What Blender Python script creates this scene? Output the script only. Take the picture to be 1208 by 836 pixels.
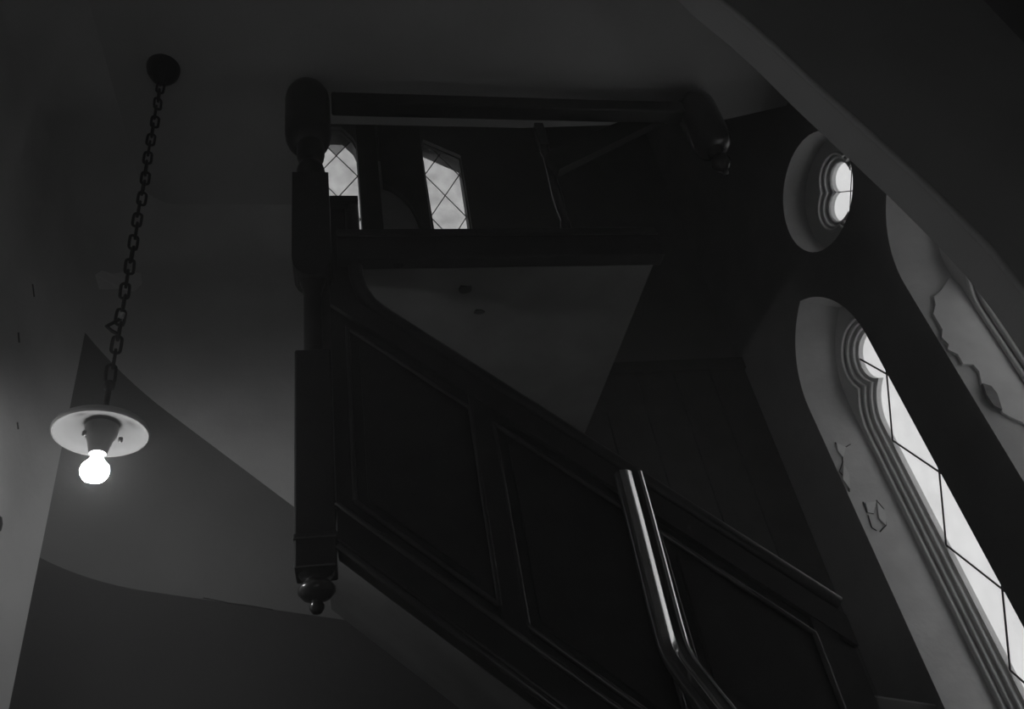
import bpy, math, random
from mathutils import Vector, Matrix
from mathutils.geometry import tessellate_polygon
random.seed(7)
for o in list(bpy.data.objects): bpy.data.objects.remove(o)
scene = bpy.context.scene
col = scene.collection

# ------------------------------------------------------------------ camera
EYE = 1.6                                    # eye height above the hall floor
F_PX, CX, CY = 940.0, 604.0, 418.0           # 28 mm lens on a 1208 x 836 frame
zen = Vector((352 - CX, -850 - CY, F_PX)).normalized()     # where plumb lines meet
fh = (Vector((0, 0, 1)) - zen * zen.z).normalized()
rt = zen.cross(fh) * -1
if rt.x < 0: rt = -rt
AZ = math.radians(75)
AX = (fh * math.cos(AZ) + rt * math.sin(AZ)).normalized()  # world X in camera axes (x right, y down, z forward)
AY = (fh * math.sin(AZ) - rt * math.cos(AZ)).normalized()
cam_right = Vector((AX.x, AY.x, zen.x)); cam_down = Vector((AX.y, AY.y, zen.y)); cam_fwd = Vector((AX.z, AY.z, zen.z))
cd = bpy.data.cameras.new('camera'); cam = bpy.data.objects.new('camera', cd); col.objects.link(cam)
cd.sensor_width = 36; cd.lens = F_PX / 1208 * 36; cd.clip_start = 0.02
m = Matrix((cam_right, -cam_down, -cam_fwd)).transposed().to_4x4(); m.translation = (0, 0, EYE)
cam.matrix_world = m
scene.camera = cam

# ------------------------------------------------------------------ sky, exposure
SKY = 0.98
world = bpy.data.worlds.new('overcast_sky'); scene.world = world; world.use_nodes = True
bg = world.node_tree.nodes['Background']; bg.inputs[0].default_value = (1, 1, 1, 1); bg.inputs[1].default_value = SKY
scene.view_settings.view_transform = 'Standard'; scene.view_settings.look = 'None'
scene.view_settings.exposure = 0.0; scene.view_settings.gamma = 1.0
scene.view_settings.use_curve_mapping = False
scene.cycles.max_bounces = 8; scene.cycles.diffuse_bounces = 5; scene.cycles.transparent_max_bounces = 12
scene.cycles.sample_clamp_indirect = 4.0
BULB = 95.0

# ------------------------------------------------------------------ helpers
def P(px, py, axis, val):
    """point of the place (eye-relative metres) seen at a photo pixel, on the plane axis = val"""
    d = Vector((px - CX, py - CY, F_PX))
    w = Vector((d.dot(AX), d.dot(AY), d.dot(zen)))
    return w * (val / w['XYZ'.index(axis)])

def mat(name, c, rough=0.6, spec=0.5, metal=0.0, vary=0.0, vscale=4.0, bump=0.0, bscale=30.0, emit=0.0, coat=0.0):
    m = bpy.data.materials.new(name); m.use_nodes = True
    nt = m.node_tree; b = nt.nodes['Principled BSDF']
    b.inputs['Base Color'].default_value = (c, c, c, 1)
    b.inputs['Roughness'].default_value = rough
    b.inputs['Specular IOR Level'].default_value = spec
    b.inputs['Metallic'].default_value = metal
    b.inputs['Coat Weight'].default_value = coat
    b.inputs['Coat Roughness'].default_value = 0.15
    if emit:
        b.inputs['Emission Color'].default_value = (1, 1, 1, 1); b.inputs['Emission Strength'].default_value = emit
    tc = nt.nodes.new('ShaderNodeTexCoord')
    if vary:
        n = nt.nodes.new('ShaderNodeTexNoise'); n.inputs['Scale'].default_value = vscale; n.inputs['Detail'].default_value = 6
        nt.links.new(tc.outputs['Object'], n.inputs['Vector'])
        r = nt.nodes.new('ShaderNodeMapRange')
        r.inputs[1].default_value = 0.3; r.inputs[2].default_value = 0.7
        r.inputs[3].default_value = c * (1 - vary); r.inputs[4].default_value = c * (1 + vary)
        nt.links.new(n.outputs['Fac'], r.inputs[0]); nt.links.new(r.outputs[0], b.inputs['Base Color'])
    if bump:
        n2 = nt.nodes.new('ShaderNodeTexNoise'); n2.inputs['Scale'].default_value = bscale; n2.inputs['Detail'].default_value = 5
        nt.links.new(tc.outputs['Object'], n2.inputs['Vector'])
        bp = nt.nodes.new('ShaderNodeBump'); bp.inputs['Strength'].default_value = bump; bp.inputs['Distance'].default_value = 0.01
        nt.links.new(n2.outputs['Fac'], bp.inputs['Height']); nt.links.new(bp.outputs[0], b.inputs['Normal'])
    return m

def glass_mat(name, t, vary=0.05):
    m = bpy.data.materials.new(name); m.use_nodes = True
    nt = m.node_tree; nt.nodes.clear()
    out = nt.nodes.new('ShaderNodeOutputMaterial'); tr = nt.nodes.new('ShaderNodeBsdfTransparent')
    gl = nt.nodes.new('ShaderNodeBsdfGlossy'); gl.inputs['Roughness'].default_value = 0.15
    mx = nt.nodes.new('ShaderNodeMixShader'); mx.inputs[0].default_value = 0.04
    tc = nt.nodes.new('ShaderNodeTexCoord'); n = nt.nodes.new('ShaderNodeTexNoise'); n.inputs['Scale'].default_value = 5
    r = nt.nodes.new('ShaderNodeMapRange'); r.inputs[1].default_value = .3; r.inputs[2].default_value = .7
    r.inputs[3].default_value = t * (1 - vary); r.inputs[4].default_value = min(1, t * (1 + vary))
    nt.links.new(tc.outputs['Object'], n.inputs['Vector']); nt.links.new(n.outputs['Fac'], r.inputs[0]); nt.links.new(r.outputs[0], tr.inputs[0])
    nt.links.new(tr.outputs[0], mx.inputs[1]); nt.links.new(gl.outputs[0], mx.inputs[2]); nt.links.new(mx.outputs[0], out.inputs[0])
    return m

M = dict(
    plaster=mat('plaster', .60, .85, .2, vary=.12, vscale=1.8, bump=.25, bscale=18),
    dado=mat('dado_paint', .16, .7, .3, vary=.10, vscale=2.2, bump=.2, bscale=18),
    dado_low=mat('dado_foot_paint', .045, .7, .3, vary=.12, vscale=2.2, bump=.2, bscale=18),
    landing=mat('dark_plaster', .18, .9, .2, vary=.2, vscale=3, bump=.3, bscale=18),  # darker plaster for the landing and stair undersides
    ceiling=mat('ceiling_plaster', .54, .9, .2, vary=.10, vscale=1.2, bump=.2, bscale=16),
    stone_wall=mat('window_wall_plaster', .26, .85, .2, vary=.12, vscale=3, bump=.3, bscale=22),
    reveal=mat('daylit_pale_paint', .62, .8, .2, vary=.10, vscale=5, bump=.3, bscale=22),  # pale paint set lighter than the wall face to carry the daylight
    dark_wall=mat('shaded_hall_wall', .12, .85, .2, vary=.15, vscale=3, bump=.2),  # hall wall colour darkened to stand in for its shade
    stone=mat('painted_stone', .68, .6, .4, vary=.06, vscale=6),
    patch=mat('pale_paint', .74, .8, .2, vary=.08, vscale=8),
    pale=mat('pale_patch_paint', .8, .8, .2),
    old_paint=mat('old_undercoat', .26, .85, .2, vary=.25, vscale=14, bump=.3),
    crack=mat('crack_dirt', .05, .9, .1),
    wood=mat('dark_varnished_wood', .03, .38, .5, vary=.3, vscale=9, bump=.06, bscale=40),
    gloss=mat('high_gloss_rail', .75, .13, .5, metal=.95),
    rail=mat('polished_rail_wood', .05, .25, .5, coat=.4, vary=.2, vscale=9),
    wood_dull=mat('dull_dark_wood', .04, .6, .3, vary=.3, vscale=6),
    iron=mat('blackened_iron', .02, .45, .5, metal=.4),
    enamel=mat('white_enamel', .09, .6, .15),
    enamel_out=mat('reflector_outside', .6, .35, .5),
    porcelain=mat('porcelain_socket', .02, .35, .5),
    bulb=mat('glowing_bulb', .8, .3, .5, emit=BULB),
    string=mat('pale_string', .5, .8, .2),
    lead=mat('lead_came', .02, .6, .3),
    glass=glass_mat('clear_glass', .93, .03),
    dim_glass=glass_mat('dusty_glass', .68, .12),
    dark_glass=glass_mat('sooty_glass', .40, .2),
    floor=mat('floor_boards', .08, .5, .4, vary=.3),
)

def tag(o, label=None, cat=None, group=None, kind=None):
    if label: o['label'] = label
    if cat: o['category'] = cat
    if group: o['group'] = group
    if kind: o['kind'] = kind
    return o

def empty(name, base):
    o = bpy.data.objects.new(name, None); col.objects.link(o); o.empty_display_size = .1
    o.location = (base[0], base[1], base[2] + EYE); return o

class MB:
    """collects shapes (eye-relative metres) and links them as one mesh object"""
    def __init__(s): s.v = []; s.f = []; s.sm = []
    def add(s, vs, fs, smooth=False):
        k = len(s.v); s.v += [Vector(v) for v in vs]
        for f in fs: s.f.append(tuple(i + k for i in f)); s.sm.append(smooth)
        return s
    def box(s, x0, x1, y0, y1, z0, z1, bev=0.0):
        vs = [(x, y, z) for x in (x0, x1) for y in (y0, y1) for z in (z0, z1)]
        return s.add(vs, [(0, 1, 3, 2), (4, 6, 7, 5), (0, 4, 5, 1), (2, 3, 7, 6), (0, 2, 6, 4), (1, 5, 7, 3)])
    def slab(s, loops_a, loops_b, hole_sides=True):
        """plate with holes: 3D loops of the front and the back (same counts); first loop is the outline"""
        base = 0; flatA = [Vector(p) for l in loops_a for p in l]; flatB = [Vector(p) for l in loops_b for p in l]
        ta = tessellate_polygon([[Vector(p) for p in l] for l in loops_a]); tb = tessellate_polygon([[Vector(p) for p in l] for l in loops_b])
        s.add(flatA, [tuple(t) for t in ta]); s.add(flatB, [tuple(t) for t in tb])
        for q_, (a, b) in enumerate(zip(loops_a, loops_b)):
            if q_ and not hole_sides: continue
            n = len(a)
            s.add(list(a) + list(b), [(i, (i + 1) % n, n + (i + 1) % n, n + i) for i in range(n)], False)
        return s
    def prism(s, poly, f0, f1):
        """2D polygon extruded between two mappings (u, v) -> 3D"""
        return s.slab([[f0(u, v) for u, v in poly]], [[f1(u, v) for u, v in poly]])
    def tube(s, path, r, n=8, closed=False, caps=True):
        path = [Vector(p) for p in path]; L = len(path); rings = []
        rr = r if isinstance(r, (list, tuple)) else [r] * L
        up = None
        for i, p in enumerate(path):
            a = path[(i - 1) % L] if (closed or i > 0) else p; b = path[(i + 1) % L] if (closed or i < L - 1) else p
            t = (b - a).normalized()
            if up is None: up = t.orthogonal().normalized()
            up = (up - t * up.dot(t)).normalized(); w = t.cross(up)
            rings.append([p + (up * math.cos(2 * math.pi * k / n) + w * math.sin(2 * math.pi * k / n)) * rr[i] for k in range(n)])
        vs = [v for g in rings for v in g]; fs = []
        for i in range(L if closed else L - 1):
            j = (i + 1) % L
            for k in range(n): fs.append((i * n + k, i * n + (k + 1) % n, j * n + (k + 1) % n, j * n + k))
        s.add(vs, fs, True)
        if caps and not closed: s.add(rings[0], [tuple(range(n))]); s.add(rings[-1], [tuple(range(n))])
        return s
    def lathe(s, prof, c, n=32, caps=True):
        """profile [(radius, z)] turned about the plumb line through c"""
        vs = []; fs = []
        for r, z in prof:
            for k in range(n):
                a = 2 * math.pi * (k + .5) / n
                q = 1.0
                vs.append((c[0] + r * math.cos(a) * q, c[1] + r * math.sin(a) * q, c[2] + z))
        for i in range(len(prof) - 1):
            for k in range(n): fs.append((i * n + k, i * n + (k + 1) % n, (i + 1) * n + (k + 1) % n, (i + 1) * n + k))
        s.add(vs, fs, True)
        if caps: s.add(vs[:n], [tuple(range(n))]); s.add(vs[-n:], [tuple(range(n))])
        return s
    def sweep(s, path, prof):
        """profile [(side, out)] carried along a path lying in the plane X = const; side is X, out is normal in YZ"""
        path = [Vector(p) for p in path]; L = len(path); n = len(prof); vs = []; fs = []
        for i, p in enumerate(path):
            a = path[max(i - 1, 0)]; b = path[min(i + 1, L - 1)]; t = (b - a).normalized()
            nn = Vector((1, 0, 0)).cross(t)
            for u, w in prof: vs.append(p + Vector((u, 0, 0)) + nn * w)
        for i in range(L - 1):
            for k in range(n): fs.append((i * n + k, i * n + (k + 1) % n, (i + 1) * n + (k + 1) % n, (i + 1) * n + k))
        s.add(vs, fs, True); s.add(vs[:n], [tuple(range(n))]); s.add(vs[-n:], [tuple(range(n))])
        return s
    def grid(s, rows, smooth=True):
        n = len(rows[0]); vs = [p for r in rows for p in r]
        return s.add(vs, [(i * n + k, i * n + k + 1, (i + 1) * n + k + 1, (i + 1) * n + k) for i in range(len(rows) - 1) for k in range(n - 1)], smooth)
    def build(s, name, m, parent=None, bevel=0.0):
        if parent is None:
            xs = [v.x for v in s.v]; ys = [v.y for v in s.v]
            base = Vector(((min(xs) + max(xs)) / 2, (min(ys) + max(ys)) / 2, min(v.z for v in s.v)))
        else:
            base = Vector(parent['_base'])
        me = bpy.data.meshes.new(name); me.from_pydata([v - base for v in s.v], [], s.f)
        me.validate(); me.polygons.foreach_set('use_smooth', s.sm[:len(me.polygons)] if len(s.sm) == len(me.polygons) else [False] * len(me.polygons))
        me.materials.append(m)
        import bmesh
        bm = bmesh.new(); bm.from_mesh(me); bmesh.ops.recalc_face_normals(bm, faces=bm.faces[:]); bm.to_mesh(me); bm.free()
        o = bpy.data.objects.new(name, me); col.objects.link(o)
        o['_base'] = list(base)
        if parent is None: o.location = base + Vector((0, 0, EYE))
        else: o.parent = parent
        if bevel:
            b = o.modifiers.new('bevel', 'BEVEL'); b.width = bevel; b.segments = 2; b.limit_method = 'ANGLE'
        return o

def root(name, base, label, cat, group=None, kind=None):
    o = empty(name, base); o['_base'] = list(base); tag(o, label, cat, group, kind); return o

# ------------------------------------------------------------------ the room (eye-relative heights)
FLOOR = -1.6; CEIL = 4.2; XW = 3.0; XL = -1.5; YFACE = 4.1; YFAR = 4.6; YBACK = -2.6; HALL_TOP = 6.4
SL = 0.9325                                            # pitch of the stairs
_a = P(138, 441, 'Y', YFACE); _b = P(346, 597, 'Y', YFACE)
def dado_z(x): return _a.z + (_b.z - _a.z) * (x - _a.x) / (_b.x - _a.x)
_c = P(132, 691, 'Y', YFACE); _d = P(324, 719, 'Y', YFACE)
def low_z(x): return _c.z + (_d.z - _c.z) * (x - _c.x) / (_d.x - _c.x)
def zb(x): return 1.25 - SL * (x + .04)                # underside of the stair stringer

# floor
o = MB().box(XL - .5, XW + .6, YBACK - .2, YFAR + .2, FLOOR - .15, FLOOR).build('floor', M['floor'])
tag(o, 'dark board floor at the foot of the stairwell', 'floor', kind='structure')
# ceiling over the well; it stops at the head of the landing
cpoly = [(XL - .3, YBACK), (XW + .05, YBACK), (XW + .05, 2.9), (2.52, 3.06), (1.2, 3.14), (-.12, 3.14), (-.12, YFACE + .1), (XL - .3, YFACE + .1)]
o = MB().prism(cpoly, lambda u, v: (u, v, CEIL), lambda u, v: (u, v, CEIL + .2)).build('ceiling', M['ceiling'])
tag(o, 'flat dim plaster ceiling over the stairwell', 'ceiling', kind='structure')
o = MB().box(XL - .7, XW + .6, 2.6, YFAR + .3, HALL_TOP, HALL_TOP + .2).box(XL - .7, XW + .6, 2.6, 2.75, CEIL + .1, HALL_TOP).build('ceiling_upper', M['wood_dull'])
tag(o, 'dark boarded ceiling high above the landing', 'ceiling', kind='structure')

# left wall: runs along the well, turns a rounded corner and becomes the far plaster face; coved to the ceiling.
# Below a line that follows the stairs the face wears a darker dado paint, darker again near the foot.
RC = .5; XF = -.14
foot = [(XL, y) for y in (YBACK, -1.0, .5, 1.5, 2.2, 2.6, 3.0, YFACE - RC)]
NL = len(foot)
foot += [(XL + RC - RC * math.cos(a), YFACE - RC + RC * math.sin(a)) for a in [math.pi / 2 * k / 12 for k in range(1, 13)]]
foot += [(x, YFACE) for x in (-.8, -.65, -.5, -.35, -.25, XF)]
KD = NL + 3                                            # the dado starts part-way round the corner
RV = .3
def inward(i):
    a = foot[max(i - 1, 0)]; b = foot[min(i + 1, len(foot) - 1)]
    t = Vector((b[0] - a[0], b[1] - a[1], 0)).normalized(); return Vector((t.y, -t.x, 0))
def column(i, z0, z1, n): return [Vector((foot[i][0], foot[i][1], z0 + (z1 - z0) * k / n)) for k in range(n + 1)]
def cove(i):
    zt_ = CEIL - RV
    return [Vector((foot[i][0], foot[i][1], zt_)) + inward(i) * RV * (1 - math.cos(q)) + Vector((0, 0, RV * math.sin(q))) for q in [math.pi / 2 * k / 8 for k in range(1, 9)]]
mb = MB().grid([column(i, FLOOR, CEIL - RV, 8) + cove(i) for i in range(0, KD + 1)])
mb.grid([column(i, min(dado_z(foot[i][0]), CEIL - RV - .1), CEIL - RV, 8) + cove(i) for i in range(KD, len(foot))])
mb.box(XL - .65, XL - .45, YBACK - .2, YFAR + .2, FLOOR, HALL_TOP)     # outer leaf
wall_left = mb.build('wall_left', M['plaster'])
tag(wall_left, 'lamp-lit plaster wall of the stairwell turning a rounded corner', 'wall', kind='structure')
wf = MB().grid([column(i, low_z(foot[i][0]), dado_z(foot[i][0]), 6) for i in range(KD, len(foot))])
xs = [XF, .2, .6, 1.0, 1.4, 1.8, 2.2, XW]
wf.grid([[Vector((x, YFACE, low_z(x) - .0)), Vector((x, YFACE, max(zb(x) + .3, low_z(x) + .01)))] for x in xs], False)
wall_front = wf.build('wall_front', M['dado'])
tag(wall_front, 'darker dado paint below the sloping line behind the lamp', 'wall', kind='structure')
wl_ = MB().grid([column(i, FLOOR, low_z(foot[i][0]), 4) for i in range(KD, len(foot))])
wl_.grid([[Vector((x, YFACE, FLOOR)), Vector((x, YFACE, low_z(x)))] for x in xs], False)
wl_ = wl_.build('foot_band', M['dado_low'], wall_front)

# plaster underside of the stair between the stringer and the wall
rows = [[Vector((x, y, zb(x) + .2)) for y in (2.88, 3.2, 3.5, YFACE)] for x in [-.1, .2, .6, 1.0, 1.4, 1.8, 2.2]]
o = MB().grid(rows).build('ceiling_stair', M['landing'])
tag(o, 'sloping plaster underside of the stair right of the newel drop', 'soffit', kind='structure')

# rear wall behind the camera with an unseen opening added to let in fill light
FILL_GAP = (-.45, .55, FLOOR, .4)
mb = MB().box(XL - .4, FILL_GAP[0], YBACK - .2, YBACK, FLOOR, CEIL + .2).box(FILL_GAP[1], XW + .5, YBACK - .2, YBACK, FLOOR, CEIL + .2).box(FILL_GAP[0], FILL_GAP[1], YBACK - .2, YBACK, FILL_GAP[3], CEIL + .2)
tag(mb.build('wall_back', M['plaster']), 'plaster wall behind the viewer with an opening added for fill light', 'wall', kind='structure')

# ------------------------------------------------------------------ window wall on the right: two lancets and a round window
def arch_loop(yc, hw, z0, zs, za, n=14):
    """pointed opening, anticlockwise from the lower near corner"""
    h = za - zs; R = (hw * hw + h * h) / (2 * hw); A = math.asin(min(1, h / R))
    pts = [(yc - hw, z0), (yc + hw, z0)]
    pts += [(yc + hw - R + R * math.cos(A * k / n), zs + R * math.sin(A * k / n)) for k in range(n + 1)]
    pts += [(yc - hw + R - R * math.cos(A * k / n), zs + R * math.sin(A * k / n)) for k in range(n - 1, -1, -1)]
    return pts
def circle(yc, zc, r, n=48): return [(yc + r * math.cos(2 * math.pi * k / n), zc + r * math.sin(2 * math.pi * k / n)) for k in range(n)]
L1, L2 = 3.655, 2.455
OC = (3.07, 3.51)
SILL = -.35
ofr = [[(YBACK - .2, FLOOR), (YFAR + .2, FLOOR), (YFAR + .2, HALL_TOP), (YBACK - .2, HALL_TOP)],
       arch_loop(L1, .385, SILL - .1, 2.5, 3.10), arch_loop(L2, .385, SILL - .1, 2.5, 3.10), circle(OC[0], OC[1], .38)]
obk = [ofr[0], arch_loop(L1, .335, SILL, 2.5, 3.03), arch_loop(L2, .335, SILL, 2.5, 3.03), circle(OC[0], OC[1], .37)]
on = lambda X: (lambda l: [(X, y, z) for y, z in l])
mb = MB().slab([on(XW)(l) for l in ofr], [on(XW + .28)(l) for l in obk], hole_sides=False)
wall_right = mb.build('wall_right', M['stone_wall'])
tag(wall_right, 'dark window wall pierced by two lancets and a round window', 'wall', kind='structure')
for fa, ba in zip(ofr[1:], obk[1:]):
    n = len(fa)
    MB().add(on(XW)(fa) + on(XW + .28)(ba), [(i, (i + 1) % n, n + (i + 1) % n, n + i) for i in range(n)], False).build('reveal', M['reveal'], wall_right)

def offset(loop, d):
    n = len(loop); out = []
    for i in range(n):
        a = Vector(loop[i - 1]); p = Vector(loop[i]); b = Vector(loop[(i + 1) % n])
        n1 = (p - a).normalized(); n2 = (b - p).normalized()
        n1 = Vector((n1.y, -n1.x)); n2 = Vector((n2.y, -n2.x)); q = (n1 + n2)
        if q.length < .2: q = n1
        q = q.normalized(); c = max(q.dot(n1), .55); q = p + q * d / c
        out.append((q.x, q.y))
    return out
def clip(poly, a, b, c):
    """keep a*u + b*v <= c"""
    out = []
    for i in range(len(poly)):
        p, q = poly[i - 1], poly[i]; dp = a * p[0] + b * p[1] - c; dq = a * q[0] + b * q[1] - c
        if (dp <= 0) != (dq <= 0):
            t = dp / (dp - dq); out.append((p[0] + (q[0] - p[0]) * t, p[1] + (q[1] - p[1]) * t))
        if dq <= 0: out.append(q)
    return out
def area(p): return abs(sum(p[i - 1][0] * p[i][1] - p[i][0] * p[i - 1][1] for i in range(len(p)))) / 2
def leaded(parent, outline, uc, vc, cw, ch, to3, gm, gap=.004, came_r=.006, dark_above=None, thick=.006):
    """diamond panes (one object each) and lead cames filling an outline; to3(u, v, depth)"""
    us = [p[0] for p in outline]; vs = [p[1] for p in outline]; k = ch / cw
    # families v - k u = c1 + ch*i  and  v + k u = c2 + ch*j, a node at (uc, vc)
    lo1 = min(v - k * u for u, v in outline); hi1 = max(v - k * u for u, v in outline)
    lo2 = min(v + k * u for u, v in outline); hi2 = max(v + k * u for u, v in outline)
    c1 = vc - k * uc; c2 = vc + k * uc
    i0 = math.floor((lo1 - c1) / ch); i1 = math.ceil((hi1 - c1) / ch); j0 = math.floor((lo2 - c2) / ch); j1 = math.ceil((hi2 - c2) / ch)
    g = gap
    for i in range(i0, i1):
        for j in range(j0, j1):
            p = clip(outline, -k, 1, c1 + ch * (i + 1) - g); p = clip(p, k, -1, -(c1 + ch * i + g)) if len(p) > 2 else []
            p = clip(p, k, 1, c2 + ch * (j + 1) - g) if len(p) > 2 else []; p = clip(p, -k, -1, -(c2 + ch * j + g)) if len(p) > 2 else []
            if len(p) < 3 or area(p) < 2e-4: continue
            q = [p[0]]
            for t in p[1:]:
                if (Vector(t) - Vector(q[-1])).length > 1e-4: q.append(t)
            if len(q) < 3: continue
            cv = sum(t[1] for t in q) / len(q)
            m_ = gm if dark_above is None or cv < dark_above else M['dark_glass']
            MB().prism(q, lambda u, v: to3(u, v, 0), lambda u, v: to3(u, v, thick)).build('pane', m_, parent)
    def came(sl, c):
        # the line v = sl*u + c inside the outline
        hits = []
        for a in range(len(outline)):
            p, q = outline[a - 1], outline[a]; dp = p[1] - sl * p[0] - c; dq = q[1] - sl * q[0] - c
            if (dp < 0) != (dq < 0):
                t = dp / (dp - dq); hits.append((p[0] + (q[0] - p[0]) * t, p[1] + (q[1] - p[1]) * t))
        hits.sort()
        for a in range(0, len(hits) - 1, 2):
            if (Vector(hits[a]) - Vector(hits[a + 1])).length > .02:
                MB().tube([to3(*hits[a], -.001), to3(*hits[a + 1], -.001)], came_r, 6).build('lead_came', M['lead'], parent)
    for i in range(i0, i1 + 1): came(k, c1 + ch * i)
    for j in range(j0, j1 + 1): came(-k, c2 + ch * j)

def dense(loop, step=.03):
    out = []
    for i in range(len(loop)):
        a = Vector(loop[i]); b = Vector(loop[(i + 1) % len(loop)]); n = max(1, int((b - a).length / step))
        if n > 12: n = 12
        out += [tuple(a + (b - a) * t / n) for t in range(n)]
    return out
def lancet_loop(yc, d):
    """cusped light grown by d: straight jambs, shoulders turning in to a cusp, round upper lobe"""
    hw, zs, R_, zc_, r_ = .225, 2.24, .294, 2.645, .16
    c1 = Vector((hw - R_, zs)); c2 = Vector((0, zc_)); R_ += d; r_ += d
    dv = c2 - c1; D = dv.length; a_ = (D * D + R_ * R_ - r_ * r_) / (2 * D); h_ = math.sqrt(max(R_ * R_ - a_ * a_, 0))
    cu = c1 + dv * a_ / D + Vector((dv.y, -dv.x)) / D * h_
    t1 = math.atan2(cu.y - c1.y, cu.x - c1.x); t2 = math.atan2(cu.y - c2.y, cu.x - c2.x)
    hf = [(hw + d, SILL + .08 - d), (hw + d, 1.0), (hw + d, 1.8)]
    hf += [(c1.x + R_ * math.cos(t1 * k / 10), c1.y + R_ * math.sin(t1 * k / 10)) for k in range(11)]
    hf += [(c2.x + r_ * math.cos(t2 + (math.pi / 2 - t2) * k / 14), c2.y + r_ * math.sin(t2 + (math.pi / 2 - t2) * k / 14)) for k in range(1, 15)]
    return [(yc + u, v) for u, v in hf] + [(yc - u, v) for u, v in reversed(hf[:-1])]
def lancet(name, yc, label):
    g = lancet_loop(yc, 0)
    # anticlockwise outline
    X0 = XW + .265
    outer = arch_loop(yc, .37, SILL - .06, 2.5, 3.07)
    mb = MB()
    l0 = lancet_loop(yc, .082)
    mb.slab([on(X0)(outer), on(X0)(l0)], [on(X0 + .03)(outer), on(X0 + .03)(l0)])
    w = mb.build(name, M['stone'])
    tag(w, label, 'window', kind='structure')
    l1 = lancet_loop(yc, .052); l2 = lancet_loop(yc, .024); big = lancet_loop(yc, .10)
    MB().slab([on(X0 + .028)(big), on(X0 + .028)(l1)], [on(X0 + .05)(big), on(X0 + .05)(l1)]).build('stone_step', M['stone'], w)
    MB().slab([on(X0 + .05)(big), on(X0 + .05)(l2)], [on(X0 + .075)(big), on(X0 + .075)(l2)]).build('stone_step', M['stone'], w)
    MB().slab([on(X0 + .075)(big), on(X0 + .075)(g)], [on(X0 + .11)(big), on(X0 + .11)(g)]).build('glazing_rebate', M['stone'], w)
    for d, x, r in ((.082, .004, .012), (.056, .03, .011), (.028, .055, .011)):
        MB().tube([(X0 + x, y, z) for y, z in lancet_loop(yc, d)], r, 8, closed=True).build('roll_moulding', M['stone'], w)
    leaded(w, lancet_loop(yc, .008), yc + .225, 2.13, .45, .70, lambda u, v, d: (X0 + .085 + d, u, v), M['glass'])
    return w
w1 = lancet('window_1', L1, 'tall cusped lancet window with diamond leading, whole head in view')
w2 = lancet('window_2', L2, 'lancet window cut off by the right edge, beyond the peeling reveal')

# round window with a four-lobed light
def quatre(a, r, n=14):
    pts = []
    for q in range(4):
        c = (a * math.cos(q * math.pi / 2), a * math.sin(q * math.pi / 2))
        t = (a + math.sqrt(max(2 * r * r - a * a, 0))) / 2
        half_a = math.atan2(t, t - a)
        for k in range(n + 1):
            an = q * math.pi / 2 - half_a + 2 * half_a * k / n
            if k == n: continue
            pts.append((OCG[0] + c[0] + r * math.cos(an), OCG[1] + c[1] + r * math.sin(an)))
    return pts
OCG = (3.045, 3.495)
X0 = XW + .165
g = quatre(.128, .098)
co = circle(OC[0], OC[1], .388, 48)
l0 = quatre(.128, .158)
w3 = MB().slab([on(X0)(co), on(X0)(l0)], [on(X0 + .03)(co), on(X0 + .03)(l0)]).build('window_3', M['stone'])
tag(w3, 'round window with a four-lobed light, above and between the lancets', 'window', kind='structure')
big = circle(OCG[0], OCG[1], .33, 48)
MB().slab([on(X0 + .028)(big), on(X0 + .028)(quatre(.128, .13))], [on(X0 + .055)(big), on(X0 + .055)(quatre(.128, .13))]).build('stone_step', M['stone'], w3)
MB().slab([on(X0 + .054)(big), on(X0 + .054)(g)], [on(X0 + .085)(big), on(X0 + .085)(g)]).build('glazing_rebate', M['stone'], w3)
for d, x, r in ((.06, .002, .011), (.038, .026, .01), (.012, .052, .01)):
    MB().tube([(X0 + x, y, z) for y, z in quatre(.128, .098 + d)], r, 8, closed=True).build('roll_moulding', M['stone'], w3)
# two panes-to-a-side: lead bars run on the diagonals
for q in range(4):
    a0 = q * math.pi / 2 + math.pi / 4
    n1 = (-math.sin(a0), math.cos(a0)); n2 = (math.cos(a0), math.sin(a0))
    p = clip(quatre(.128, .104), -n1[0], -n1[1], -(n1[0] * OCG[0] + n1[1] * OCG[1] + .003))
    p = clip(p, n2[0], n2[1], n2[0] * OCG[0] + n2[1] * OCG[1] - .003)
    if len(p) > 2: MB().prism(p, lambda u, v: (X0 + .07, u, v), lambda u, v: (X0 + .076, u, v)).build('pane', M['glass'], w3)
for s in (-1, 1):
    d = .15 / math.sqrt(2)
    MB().tube([(X0 + .069, OCG[0] - d, OCG[1] - s * d), (X0 + .069, OCG[0] + d, OCG[1] + s * d)], .0035, 6).build('lead_came', M['lead'], w3)

# ------------------------------------------------------------------ far wall with two leaded windows high over the landing
def P2(px, py, Y): p = P(px, py, 'Y', Y); return (p.x, p.z)
hw_loops = []
YG = YFAR + .07
for pts in ([(372, 286), (427.5, 286), (420, 180), (415, 170), (402, 158), (385, 158), (368, 176)],
            [(514, 286), (556, 286), (541, 191), (499.5, 173), (497, 178)]):
    hw_loops.append([P2(x, y, YG) for x, y in pts])
onY = lambda Y: (lambda l: [(x, Y, z) for x, z in l])
outer = [(XL - .6, FLOOR), (XW + .3, FLOOR), (XW + .3, HALL_TOP), (XL - .6, HALL_TOP)]
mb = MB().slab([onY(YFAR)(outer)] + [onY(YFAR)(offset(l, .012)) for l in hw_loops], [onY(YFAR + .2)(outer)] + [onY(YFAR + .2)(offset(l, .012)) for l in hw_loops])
tag(mb.build('wall_far', M['dark_wall']), 'dim far wall with two leaded windows over the landing', 'wall', kind='structure')
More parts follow.
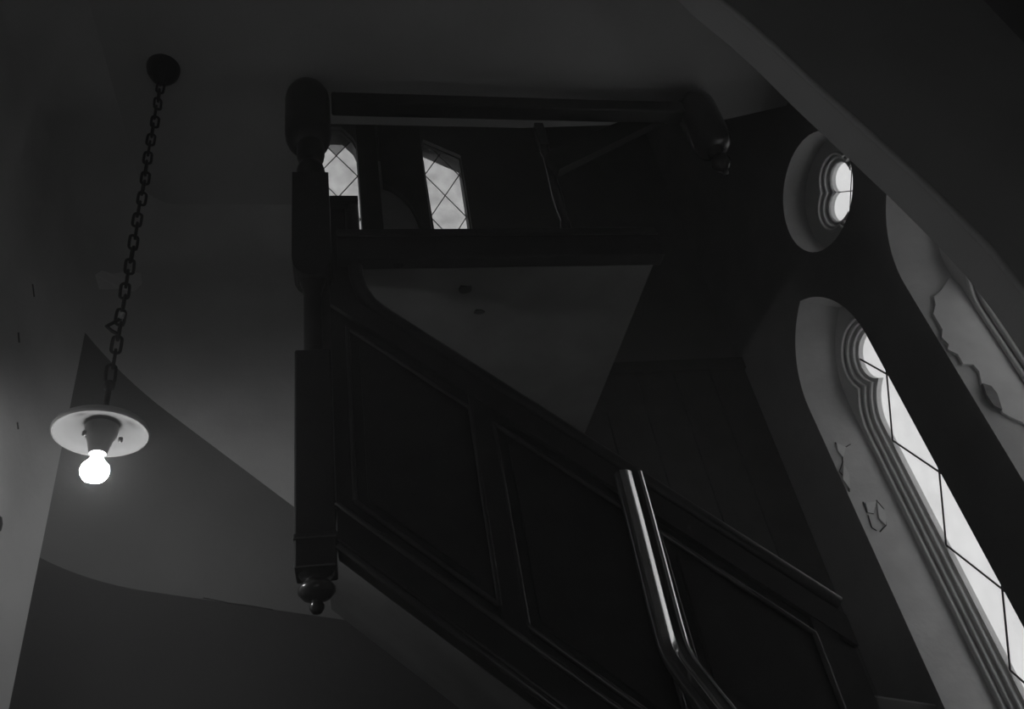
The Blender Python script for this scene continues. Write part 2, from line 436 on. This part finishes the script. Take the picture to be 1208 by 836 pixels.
for i, (l, lab) in enumerate(zip(hw_loops, ('leaded window half hidden behind the carved newel post', 'slanting-headed leaded window seen clear above the landing edge'))):
    big = [(min(x for x, z in l) - .05, min(z for x, z in l) - .05), (max(x for x, z in l) + .05, min(z for x, z in l) - .05),
           (max(x for x, z in l) + .05, max(z for x, z in l) + .05), (min(x for x, z in l) - .05, max(z for x, z in l) + .05)]
    w = MB().slab([onY(YG - .03)(offset(l, .016)), onY(YG - .03)(l)], [onY(YG + .05)(offset(l, .016)), onY(YG + .05)(l)]).build('window_%d' % (4 + i), M['wood_dull'])
    tag(w, lab, 'window', kind='structure')
    if i == 1:
        a = P2(501, 206.5, YG); b = P2(541, 204.5, YG); c = P2(509.5, 256, YG)
    else:
        a = P2(373.5, 207.5, YG); b = P2(422, 208.5, YG); c = P2(376, 259, YG)
    leaded(w, offset(l, .004), a[0], a[1], b[0] - a[0], abs(c[1] - a[1]), lambda u, v, d: (u, YG + d, v), M['dim_glass'], gap=.003, came_r=.0045,
           dark_above=None if i else P2(400, 174, YG)[1])

pp = [P2(x, y, YFAR - .004) for x, y in ((440, 290), (512, 290), (500, 190), (436, 190))]  # paler panel put in for the lit piece of the far wall
MB().prism(pp, lambda u, v: (u, YFAR - .004, v), lambda u, v: (u, YFAR + .01, v)).build('lit_panel', M['reveal'], bpy.data.objects['wall_far'])

# dark boarding added where the far wall lies unlit below the landing
wd = root('shade_boarding', (1.65, YFAR, FLOOR), 'dark boarding added to stand in for shade on the far wall under the landing', 'shade boarding', kind='structure')
for k in range(9):
    x = .35 + k * .295
    MB().box(x, x + .285, YFAR - .045, YFAR - .012, FLOOR, 3.2).build('board', M['wood_dull'], wd)
MB().box(.3, XW, YFAR - .07, YFAR - .01, 3.2, 3.3).build('cap_rail', M['wood_dull'], wd)

# ------------------------------------------------------------------ transverse arch at upper right
YA = 1.72
lower = [(770, -30), (817, 18), (860, 53), (898, 88), (935, 125), (1000, 186), (1057, 240), (1100, 283), (1140, 326), (1180, 378), (1222, 440), (1262, 512)]
prof = [P2(x, y, YA) for x, y in lower]
prof = [(prof[0][0] - .45, CEIL + .02)] + prof + [(prof[-1][0] + .03, .8), (prof[-1][0] + .03, FLOOR), (XW, FLOOR), (XW, CEIL + .02)]
mb = MB().prism(prof, lambda u, v: (u, YA - .13, v), lambda u, v: (u, YA, v))
wa = mb.build('wall_arch', M['ceiling'])
tag(wa, 'plaster arch curving down to a pier beside the window wall', 'arch', kind='structure')
mid = [Vector((x, YA - .13, z)) for x, z in prof[1:-4]]
MB().tube(mid, .014, 8).build('arris_moulding', M['ceiling'], wa)

# ------------------------------------------------------------------ landing
o = MB().box(.06, 1.62, 2.88, YFAR - .02, 2.72, 2.9).build('floor_landing', M['landing'])
tag(o, 'upper landing with a flaking plaster underside', 'landing', kind='structure')
o = MB().box(.0, 1.66, 2.80, 2.88, 2.715, 2.905).box(.0, 1.66, 2.785, 2.80, 2.86, 2.905).build('trim_1', M['wood'], bevel=.008)
tag(o, 'dark wooden fascia along the landing edge below the windows', 'trim', kind='structure')
# flakes on the landing underside
for (x, y, s) in ((548, 342, .03), (565, 368, .022), (470, 313, .02)):
    p = P(x, y, 'Z', 2.715); ang = [2 * math.pi * k / 9 for k in range(9)]
    MB().prism([(p.x + s * (.7 + .6 * random.random()) * math.cos(a) * 1.4, p.y + s * (.7 + .6 * random.random()) * math.sin(a)) for a in ang],
               lambda u, v: (u, v, 2.72), lambda u, v: (u, v, 2.714)).build('flaked_spot', M['crack'], bpy.data.objects['floor_landing'])

# ------------------------------------------------------------------ stair balustrade climbing to the left (panelled)
YN = 2.8
def zt(x): return 2.46 - SL * (x - .14)
XE = 1.86
fy = lambda Y: (lambda u, v: (u, Y, v))
def par(x0, x1, a, b): return [(x0, a(x0)), (x1, a(x1)), (x1, b(x1)), (x0, b(x0))]
bal = root('stair_balustrade', (1.2, YN + .06, zb(XE)), 'dark panelled stair balustrade climbing left to the carved newel post', 'balustrade')
MB().prism(par(-.04, XE, lambda x: zb(x) + .1, lambda x: zt(x) - .02), fy(YN + .05), fy(YN + .09)).build('backing', M['wood'], bal)
MB().prism(par(-.04, XE, zb, lambda x: zb(x) + .2), fy(YN + .01), fy(YN + .10)).build('stringer', M['wood'], bal, bevel=.006)
for off, r in ((.018, .014), (.045, .008), (.19, .013)):
    MB().tube([(-.04, YN + .006, zb(-.04) + off), (XE, YN + .006, zb(XE) + off)], r, 8).build('stringer_moulding', M['rail'], bal)
MB().prism(par(-.04, XE, lambda x: zt(x) - .17, lambda x: zt(x) - .05), fy(YN + .02), fy(YN + .09)).build('top_rail', M['wood'], bal, bevel=.006)
px0 = .03; PWID = .5
k = 0
while px0 + k * (PWID + .09) + PWID < XE:
    x0 = px0 + k * (PWID + .09); x1 = x0 + PWID
    lo = lambda x: zb(x) + .27; hi = lambda x: zt(x) - .24
    MB().prism(par(x1, x1 + .09, lambda x: zb(x) + .19, lambda x: zt(x) - .16), fy(YN + .025), fy(YN + .06)).build('stile', M['wood'], bal, bevel=.005)
    pn = MB().prism(par(x0 + .05, x1 - .05, lambda x: lo(x) + .05, lambda x: hi(x) - .05), fy(YN + .03), fy(YN + .06)).build('panel', M['wood'], bal, bevel=.012)
    loop = [(x, YN + .035, z) for x, z in par(x0, x1, lo, hi)]
    pn['_base'] = bal['_base']
    for a in range(4):
        MB().tube([loop[a], loop[(a + 1) % 4]], .013, 8).build('moulding', M['rail'], pn)
    k += 1
# handrail: straight run easing up into a gooseneck beside the newel
path = [(XE, zt(XE)), (1.3, zt(1.3)), (.8, zt(.8)), (.4, zt(.4)), (.26, zt(.26)), (.19, 2.415), (.14, 2.475), (.105, 2.55), (.085, 2.64), (.08, 2.75), (.08, 3.15)]
MB().tube([(x, YN + .05, z) for x, z in path], .035, 10).build('handrail', M['wood'], bal)
MB().box(-.028, .10, YN + .06, YN + .16, 2.3, 3.13).box(-.028, .115, YN, YN + .17, 3.13, 3.165).build('gooseneck_stile', M['wood'], bal, bevel=.005)

# ------------------------------------------------------------------ newel posts
def newel(cx, cy, label, full=True):
    r = root('newel_post', (cx, cy, 1.0), label, 'newel post')
    w = .076
    drop = [(.0, -.145), (.016, -.143), (.026, -.128), (.027, -.115), (.02, -.104), (.026, -.098), (.05, -.088), (.067, -.068), (.068, -.052), (.056, -.036), (.042, -.028), (.04, -.018), (.056, -.012), (.066, 0)]
    MB().lathe(drop, (cx, cy, 1.19), 28).build('drop_finial', M['rail'], r)
    MB().box(cx - w, cx + w, cy - w, cy + w, 1.19, 2.18).build('lower_block', M['wood'], r, bevel=.008)
    MB().box(cx - w - .004, cx + w + .004, cy - w - .004, cy + w + .004, 1.30, 1.325).build('collar', M['wood'], r, bevel=.006)
    sh = [(.06, 0), (.058, .012), (.044, .02), (.041, .05), (.041, .2), (.041, .38), (.048, .43), (.06, .47)]
    MB().lathe(sh, (cx, cy, 2.17), 24).build('turned_neck', M['wood'], r)
    # middle block with rounded lower edges
    pr = [(-w - .015, .12), (-w - .008, .07), (-w + .008, .035), (-w + .035, .01), (-w + .06, 0), (w - .06, 0), (w - .035, .01), (w - .008, .035), (w + .008, .07), (w + .015, .12), (w + .015, .72), (-w - .015, .72)]
    MB().prism([(cx + u, 2.62 + v) for u, v in pr], fy(cy - w), fy(cy + w)).build('middle_block', M['wood'], r, bevel=.005)
    sh = [(.072, 0), (.074, .1), (.068, .13), (.056, .15), (.05, .17), (.056, .19), (.07, .21), (.074, .24), (.074, .34)]
    MB().lathe(sh, (cx, cy, 3.33), 28).build('turned_shaft', M['wood'], r)
    cap = [(.05, 0), (.085, .01), (.108, .035), (.12, .07), (.125, .12), (.125, .42), (.12, .46), (.105, .5), (.085, .52)]
    MB().lathe(cap, (cx - .012, cy, 3.63), 32).build('cap', M['wood'], r)
    return r
newel(-.12, YN + .075, 'carved newel post with a turned drop finial, left end of landing')
N2 = P(821, 130, 'Y', YN + .075)
pd = root('pendant_drop', (N2.x, YN + .075, 3.3), 'turned pendant drop glinting near the round window, right end of rail', 'pendant')
cap = [(.05, 0), (.085, .01), (.108, .035), (.12, .07), (.125, .12), (.125, .40), (.12, .44), (.105, .48), (.085, .50)]
MB().lathe(cap, (N2.x, YN + .075, 3.66), 32).build('cap', M['rail'], pd)
MB().lathe([(.0, -.22), (.014, -.215), (.022, -.2), (.018, -.185), (.03, -.17), (.052, -.145), (.06, -.115), (.052, -.085), (.034, -.065), (.03, -.05), (.045, -.035), (.055, -.015), (.05, .01)], (N2.x, YN + .075, 3.66), 28).build('turned_drop', M['rail'], pd)

# header rail between the newels, close under the ceiling
hd = root('landing_handrail', (1.1, YN + .05, 3.9), 'long dark handrail between the two newel caps under the ceiling', 'handrail')
za = P(600, 113.5, 'Y', YN).z
MB().box(.0, N2.x - .128, YN, YN + .10, za - .10, za).build('rail', M['wood'], hd, bevel=.012)
# raking brace below the rail
a = P(792, 121, 'Y', YN + .12); b = P(645, 184, 'Y', YN + .12)
br = MB().prism([(a.x, a.z + .03), (b.x, b.z + .03), (b.x + .05, b.z - .12), (a.x, a.z - .10)], fy(YN + .12), fy(YN + .18)).build('raking_brace', M['wood'], bevel=.006)
tag(br, 'dark brace slanting down left from the right newel cap', 'brace')
# post before the far wall, with a curved dark sheet added as a shadow
pst = P2(438, 240, YFAR - .1)
cb = root('shadow_post', (pst[0], YFAR - .08, 3.0), 'dark post with a curved sheet shaped as a shadow between the two leaded windows', 'brace')
x0 = P2(427, 262, YFAR - .12)[0]; x1 = P2(452, 262, YFAR - .12)[0]
MB().box(x0, x1, YFAR - .12, YFAR - .02, 2.9, HALL_TOP - .01).build('post', M['wood_dull'], cb)
arc = [P2(x, y, YFAR - .08) for x, y in ((452, 218), (463, 222), (474, 230), (484, 241), (491, 254), (496, 268), (499, 290), (511, 290), (497, 185), (494, 150), (445, 150))]
MB().prism(arc, fy(YFAR - .10), fy(YFAR - .03)).build('curved_shadow', M['wood_dull'], cb)
# glossy post on the landing
q = P(632, 140, 'Y', 3.05)
gp = root('landing_post', (q.x, 3.05, 2.9), 'slim polished post catching light on the landing under the rail', 'post')
MB().lathe([(.035, 0), (.035, .3), (.022, .34), (.03, .42), (.034, .55), (.026, .75), (.022, .9), (.03, .93), (.03, .98)], (q.x, 3.05, 2.9), 20).build('turned_shaft', M['rail'], gp)
MB().box(q.x - .03, q.x + .03, 3.02, 3.08, 3.88, CEIL - .1).build('head_block', M['rail'], gp, bevel=.006)

# ------------------------------------------------------------------ near handrail with the bright ramp, and its stair side
XR = 1.06
def rp(px, py): p = P(px, py, 'X', XR); return (p.y, p.z)
kn = [rp(940, 930), rp(858, 836), rp(826, 796), rp(808, 773), rp(799, 757), rp(793, 738), rp(786, 712), rp(770, 650), rp(757, 600), rp(744, 552)]
path = []
for i in range(len(kn) - 1):
    p0 = Vector(kn[max(i - 1, 0)]); p1 = Vector(kn[i]); p2 = Vector(kn[i + 1]); p3 = Vector(kn[min(i + 2, len(kn) - 1)])
    for k in range(6):
        t = k / 6; path.append(.5 * (2 * p1 + (p2 - p0) * t + (2 * p0 - 5 * p1 + 4 * p2 - p3) * t * t + (3 * p1 - p0 - 3 * p2 + p3) * t ** 3))
path.append(Vector(kn[-1]))
path3 = [(XR, p.x, p.y) for p in path]
def lobe(cx_, cy_, r, a0, a1, n=8): return [(cx_ + r * math.cos(math.radians(a0 + (a1 - a0) * k / n)), cy_ + r * math.sin(math.radians(a0 + (a1 - a0) * k / n))) for k in range(n + 1)]
def turned(start, segs):
    """moulding outline whose outward normal turns through the given angles (a0, a1, radius, steps)"""
    x, y = start; pts = [(x, y)]
    for a0, a1, R_, n_ in segs:
        da = math.radians(a1 - a0) / n_
        for k in range(n_):
            a = math.radians(a0) + da * (k + .5); x -= math.sin(a) * R_ * da; y += math.cos(a) * R_ * da; pts.append((x, y))
    return pts
prof = turned((.012, -.03), [(0, 55.5, .008, 6), (55.5, 60.5, .33, 6), (60.5, 90, .012, 5)])
e_ = prof[-1]
prof += [e_, (-.045, e_[1]), (-.045, e_[1]), (-.045, -.035), (-.045, -.035), (.0, -.035)]
prof2 = turned((.056, -.034), [(0, 56, .007, 5), (56, 60, .11, 4), (60, 150, .008, 8)])
prof2 += [(.036, -.03), (.04, -.036)]
body = [(-.055, -.05), (.052, -.05), (.055, -.03), (.01, -.025), (-.055, -.02)]
hr = root('ramped_handrail', (XR, kn[0][0], kn[0][1]), 'polished handrail with a bright ramp bending upward in the dark', 'handrail')
MB().sweep(path3, prof).build('rail_roll', M['gloss'], hr)
MB().sweep(path3, prof2).build('rail_bead', M['gloss'], hr)
MB().sweep(path3, body).build('rail_body', M['wood'], hr)

# ------------------------------------------------------------------ pendant lamp
top = P(193, 80, 'Z', CEIL)
LX, LY = top.x, top.y
def zat(py):
    lo, hi = 0.5, 4.2
    for _ in range(50):
        mid_ = (lo + hi) / 2; v = Vector((LX, LY, mid_)); y = CY + F_PX * v.dot(cam_down) / v.dot(cam_fwd)
        if y > py: lo = mid_
        else: hi = mid_
    return mid_
ZR = zat(513)                                         # rim plane of the reflector
dist = Vector((LX, LY, ZR)).dot(cam_fwd)
R = 51.5 * dist / F_PX
lamp = root('pendant_lamp', (LX, LY, ZR - .2), 'bare bulb under a shallow round reflector hanging on an iron chain', 'lamp')
MB().lathe([(.0, -.15), (.014, -.148), (.02, -.12), (.036, -.11), (.062, -.085), (.082, -.045), (.088, -.012), (.088, 0)], (LX, LY, CEIL), 28).build('ceiling_canopy', M['iron'], lamp)
# reflector: outer skin, inner skin
MB().lathe([(R, 0), (R * 1.03, .004), (R * 1.035, .012), (R * 1.0, .02), (R * .985, .022), (R * .98, .03), (R * .93, .036), (R * .86, .044), (R * .5, .058), (R * .28, .066), (R * .2, .082), (R * .17, .09)], (LX, LY, ZR), 56, caps=False).build('reflector_shell', M['enamel_out'], lamp)
MB().lathe([(R * 1.0, .001), (R * .96, .004), (R * .9, .016), (R * .8, .026), (R * .6, .040), (R * .40, .050), (R * .2, .056), (.012, .058)], (LX, LY, ZR), 56, caps=False).build('reflector_inside', M['enamel'], lamp)
MB().lathe([(R * .36, .036), (R * .34, .0), (R * .28, -.02), (R * .23, -.05), (R * .2, -.075), (R * .19, -.085)], (LX, LY, ZR), 32).build('lamp_holder', M['porcelain'], lamp)
for a in (0.6, 2.6):
    MB().lathe([(.0, -.012), (.008, -.008), (.008, .008), (.0, .012)], (LX + .075 * math.cos(a + 3.6), LY + .075 * math.sin(a + 3.6), ZR - .03), 10).build('holder_screw', M['porcelain'], lamp)
br_ = .05
MB().lathe([(.016, .075), (.022, .05), (.032, .034), (br_ * .93, .016), (br_, 0), (br_ * .94, -.018), (br_ * .75, -.034), (br_ * .45, -.042), (.001, -.046)], (LX, LY, ZR - .153), 28).build('bulb', M['bulb'], lamp)
# stem and hook
ZS = ZR + .09
MB().lathe([(.03, 0), (.032, .02), (.022, .035), (.012, .045), (.011, .12), (.02, .125), (.022, .15), (.014, .16)], (LX, LY, ZS), 16).build('stem', M['iron'], lamp)
z = ZS + .15
loop_ = [(LX + .026 * math.cos(t), LY, z + .045 + .05 * math.sin(t)) for t in [2 * math.pi * k / 20 for k in range(20)]]
def oriented(pts, ang, c):
    return [(c[0] + (p[0] - c[0]) * math.cos(ang), c[1] + (p[0] - c[0]) * math.sin(ang), p[2]) for p in pts]
# chain links share two meshes (turned a quarter each time)
PIT = .0735; WIRE = .0068; LW = .0175; LH = .0435
lk = []
for k in range(24):
    t = 2 * math.pi * k / 24; c, s_ = math.cos(t), math.sin(t)
    lk.append((LW * (abs(c) ** .8) * (1 if c > 0 else -1), 0, (LH - LW) * (1 if s_ > 0 else -1) * min(1, abs(s_) * 3) + LW * s_))
base = Vector((LX, LY, ZR - .2))
proto = MB().tube([Vector(p) + base for p in lk], WIRE, 6, closed=True).build('chain_link', M['iron'], lamp)
zc = ZS + .20; k = 0
zend = CEIL - .11
n = int(round((zend - zc) / PIT))
PIT2 = (zend - zc) / n
for k in range(n + 1):
    l = proto if k == 0 else proto.copy()
    if k: col.objects.link(l); l.parent = lamp
    zz = zc + k * PIT2
    l.location = Vector((random.uniform(-.003, .003), random.uniform(-.003, .003), zz - base.z))
    l.rotation_euler = (0, random.uniform(-.05, .05), (0.35 if k % 2 == 0 else 0.35 + math.pi / 2) + random.uniform(-.2, .2))
zk = zat(386)
MB().tube([(LX, LY, zk + .05), (LX - .02, LY - .01, zk + .02), (LX - .045, LY - .015, zk - .005), (LX - .02, LY - .012, zk - .03), (LX + .005, LY, zk - .04)], .008, 6).build('twisted_wire', M['iron'], lamp)
MB().tube([(LX + .008, LY - .02, zk + .035), (LX + .012, LY - .022, zk + .06)], .010, 6).build('string_knot', M['string'], lamp)

# ------------------------------------------------------------------ peeling paint, flakes and cracks on the plaster
def ragged(name, pts, to3, th, m_, parent):
    return MB().prism(pts, lambda u, v: to3(u, v, 0), lambda u, v: to3(u, v, th)).build(name, m_, parent)
wr = bpy.data.objects['wall_right']
# far reveal of lancet 2: sheet of paint with a torn edge
def rev(yc):
    def f(u, v, d):                                   # u along the wall depth, v height, d out of the surface
        t = (u - XW) / .28; y = yc + .385 - .05 * t
        return (u, y - .002 - d, v)
    return f
def rv(px, py, yc):
    y = yc + .385
    for _ in range(8):
        p = P(px, py, 'Y', y); y = yc + .385 - .05 * (p.x - XW) / .28
    return (min(max(p.x, XW + .004), XW + .262), p.z)
edge = [(1106, 384), (1110, 391), (1109, 400), (1117, 408), (1116, 414), (1128, 420), (1134, 431), (1146, 432), (1153, 440), (1156, 455), (1164, 459), (1170, 463), (1174, 476), (1181, 489), (1190, 494), (1204, 500), (1220, 512)]
back = [(1240, 470), (1200, 420), (1165, 365), (1135, 335), (1118, 330), (1108, 345), (1100, 352), (1102, 362), (1099, 372)]
ragged('paint_sheet', [rv(x, y, L2) for x, y in edge + back], rev(L2), .014, M['patch'], wr)
ragged('curled_flake', [rv(x, y, L2) for x, y in ((1155, 456), (1165, 459), (1172, 468), (1178, 487), (1168, 482), (1160, 470))], lambda u, v, d: Vector(rev(L2)(u, v, d)) + Vector((0, -.012 - 3 * d, 0)), .004, M['old_paint'], wr)
# cracks with lifted flakes on lancet 1's reveal
for line in ([(985, 522), (990, 528), (998, 527), (1003, 524)], [(993, 530), (994, 545), (990, 556), (998, 566), (1002, 580)], [(1018, 592), (1022, 604), (1030, 606), (1034, 590), (1042, 600), (1045, 620), (1038, 627)], [(1024, 608), (1028, 622), (1034, 626)]):
    pts = [rv(x, y, L1) for x, y in line]
    MB().tube([rev(L1)(u, v, .001) for u, v in pts], .0035, 5).build('crack', M['crack'], wr)
for fl in ([(986, 523), (997, 528), (994, 540), (988, 533)], [(994, 548), (1001, 560), (1002, 578), (993, 566)], [(1020, 594), (1033, 592), (1030, 606), (1023, 605)], [(1034, 594), (1044, 604), (1044, 620), (1036, 612)]):
    ragged('lifted_flake', [rv(x, y, L1) for x, y in fl], rev(L1), .009, M['patch'], wr)
# left wall: peeled strip, nicks and scratches
lw = lambda x, y: (lambda p: (p.y, p.z))(P(x, y, 'X', XL))
toL = lambda u, v, d: (XL + .001 + d, u, v)
ragged('peeled_patch', [lw(x, y) for x, y in ((13, 690), (18, 700), (20, 722), (26, 735), (31, 752), (29, 767), (22, 765), (14, 752), (11, 738), (13, 715))], toL, .004, M['patch'], wall_left)
for ln in ([(24, 628), (32, 637)], [(37, 634), (34, 648)], [(18, 698), (17, 730)], [(12, 704), (17, 705)], [(51, 618), (51, 624)], [(21, 392), (22, 404)], [(20, 498), (21, 506)], [(24, 722), (30, 736)], [(38, 335), (40, 350)]):
    MB().tube([toL(*lw(x, y), .0) for x, y in ln], .005, 5).build('scratch', M['crack'], wall_left)
ragged('dark_hole', [lw(x, y) for x, y in ((-6, 606), (1, 610), (2, 618), (0, 626), (-6, 630))], toL, .004, M['crack'], wall_left)
# pale patch behind the chain
cc = Vector((XL + RC, YFACE - RC))
def corner(px, py, d):
    """point on the rounded corner seen at a pixel, d in front of the plaster"""
    ray = P(px, py, 'Y', 1.0); lo, hi = 2.5, 5.5
    def f(t):
        x, y = ray.x * t, ray.y * t
        if x > cc.x: return y - (YFACE - d)
        if y < cc.y: return (XL + d) - x
        return math.hypot(x - cc.x, y - cc.y) - (RC - d)
    for _ in range(40):
        m_ = (lo + hi) / 2
        if f(m_) > 0: hi = m_
        else: lo = m_
    return ray * lo
pt = [(112, 324), (120, 319), (134, 323), (150, 319), (166, 322), (168, 334), (158, 344), (140, 341), (117, 341)]
MB().slab([[corner(x, y, .004) for x, y in pt]], [[corner(x, y, .0005) for x, y in pt]]).build('pale_patch', M['pale'], wall_left)
# settlement crack along the dado foot
MB().tube([(P(x, y, 'Y', YFACE - .001)) for x, y in ((240, 705), (270, 711), (300, 715), (322, 719))], .003, 5).build('crack', M['crack'], wall_front)

# thin haze added to give the lamp a lens-like glow and lift the blacks
HAZE = 0.03
hm = bpy.data.materials.new('veil_haze'); hm.use_nodes = True
nt = hm.node_tree; nt.nodes.clear(); out = nt.nodes.new('ShaderNodeOutputMaterial'); vs_ = nt.nodes.new('ShaderNodeVolumeScatter')
vs_.inputs['Density'].default_value = HAZE; vs_.inputs['Color'].default_value = (1, 1, 1, 1); nt.links.new(vs_.outputs[0], out.inputs['Volume'])
hz = MB().box(XL - .75, XW + .75, YBACK - .35, YFAR + .4, FLOOR - .25, HALL_TOP + .3).build('haze', hm)
tag(hz, 'thin haze added for the glow around the lit bulb', 'haze', kind='stuff')
scene.cycles.volume_bounces = 0

for o in bpy.data.objects:
    if '_base' in o: del o['_base']
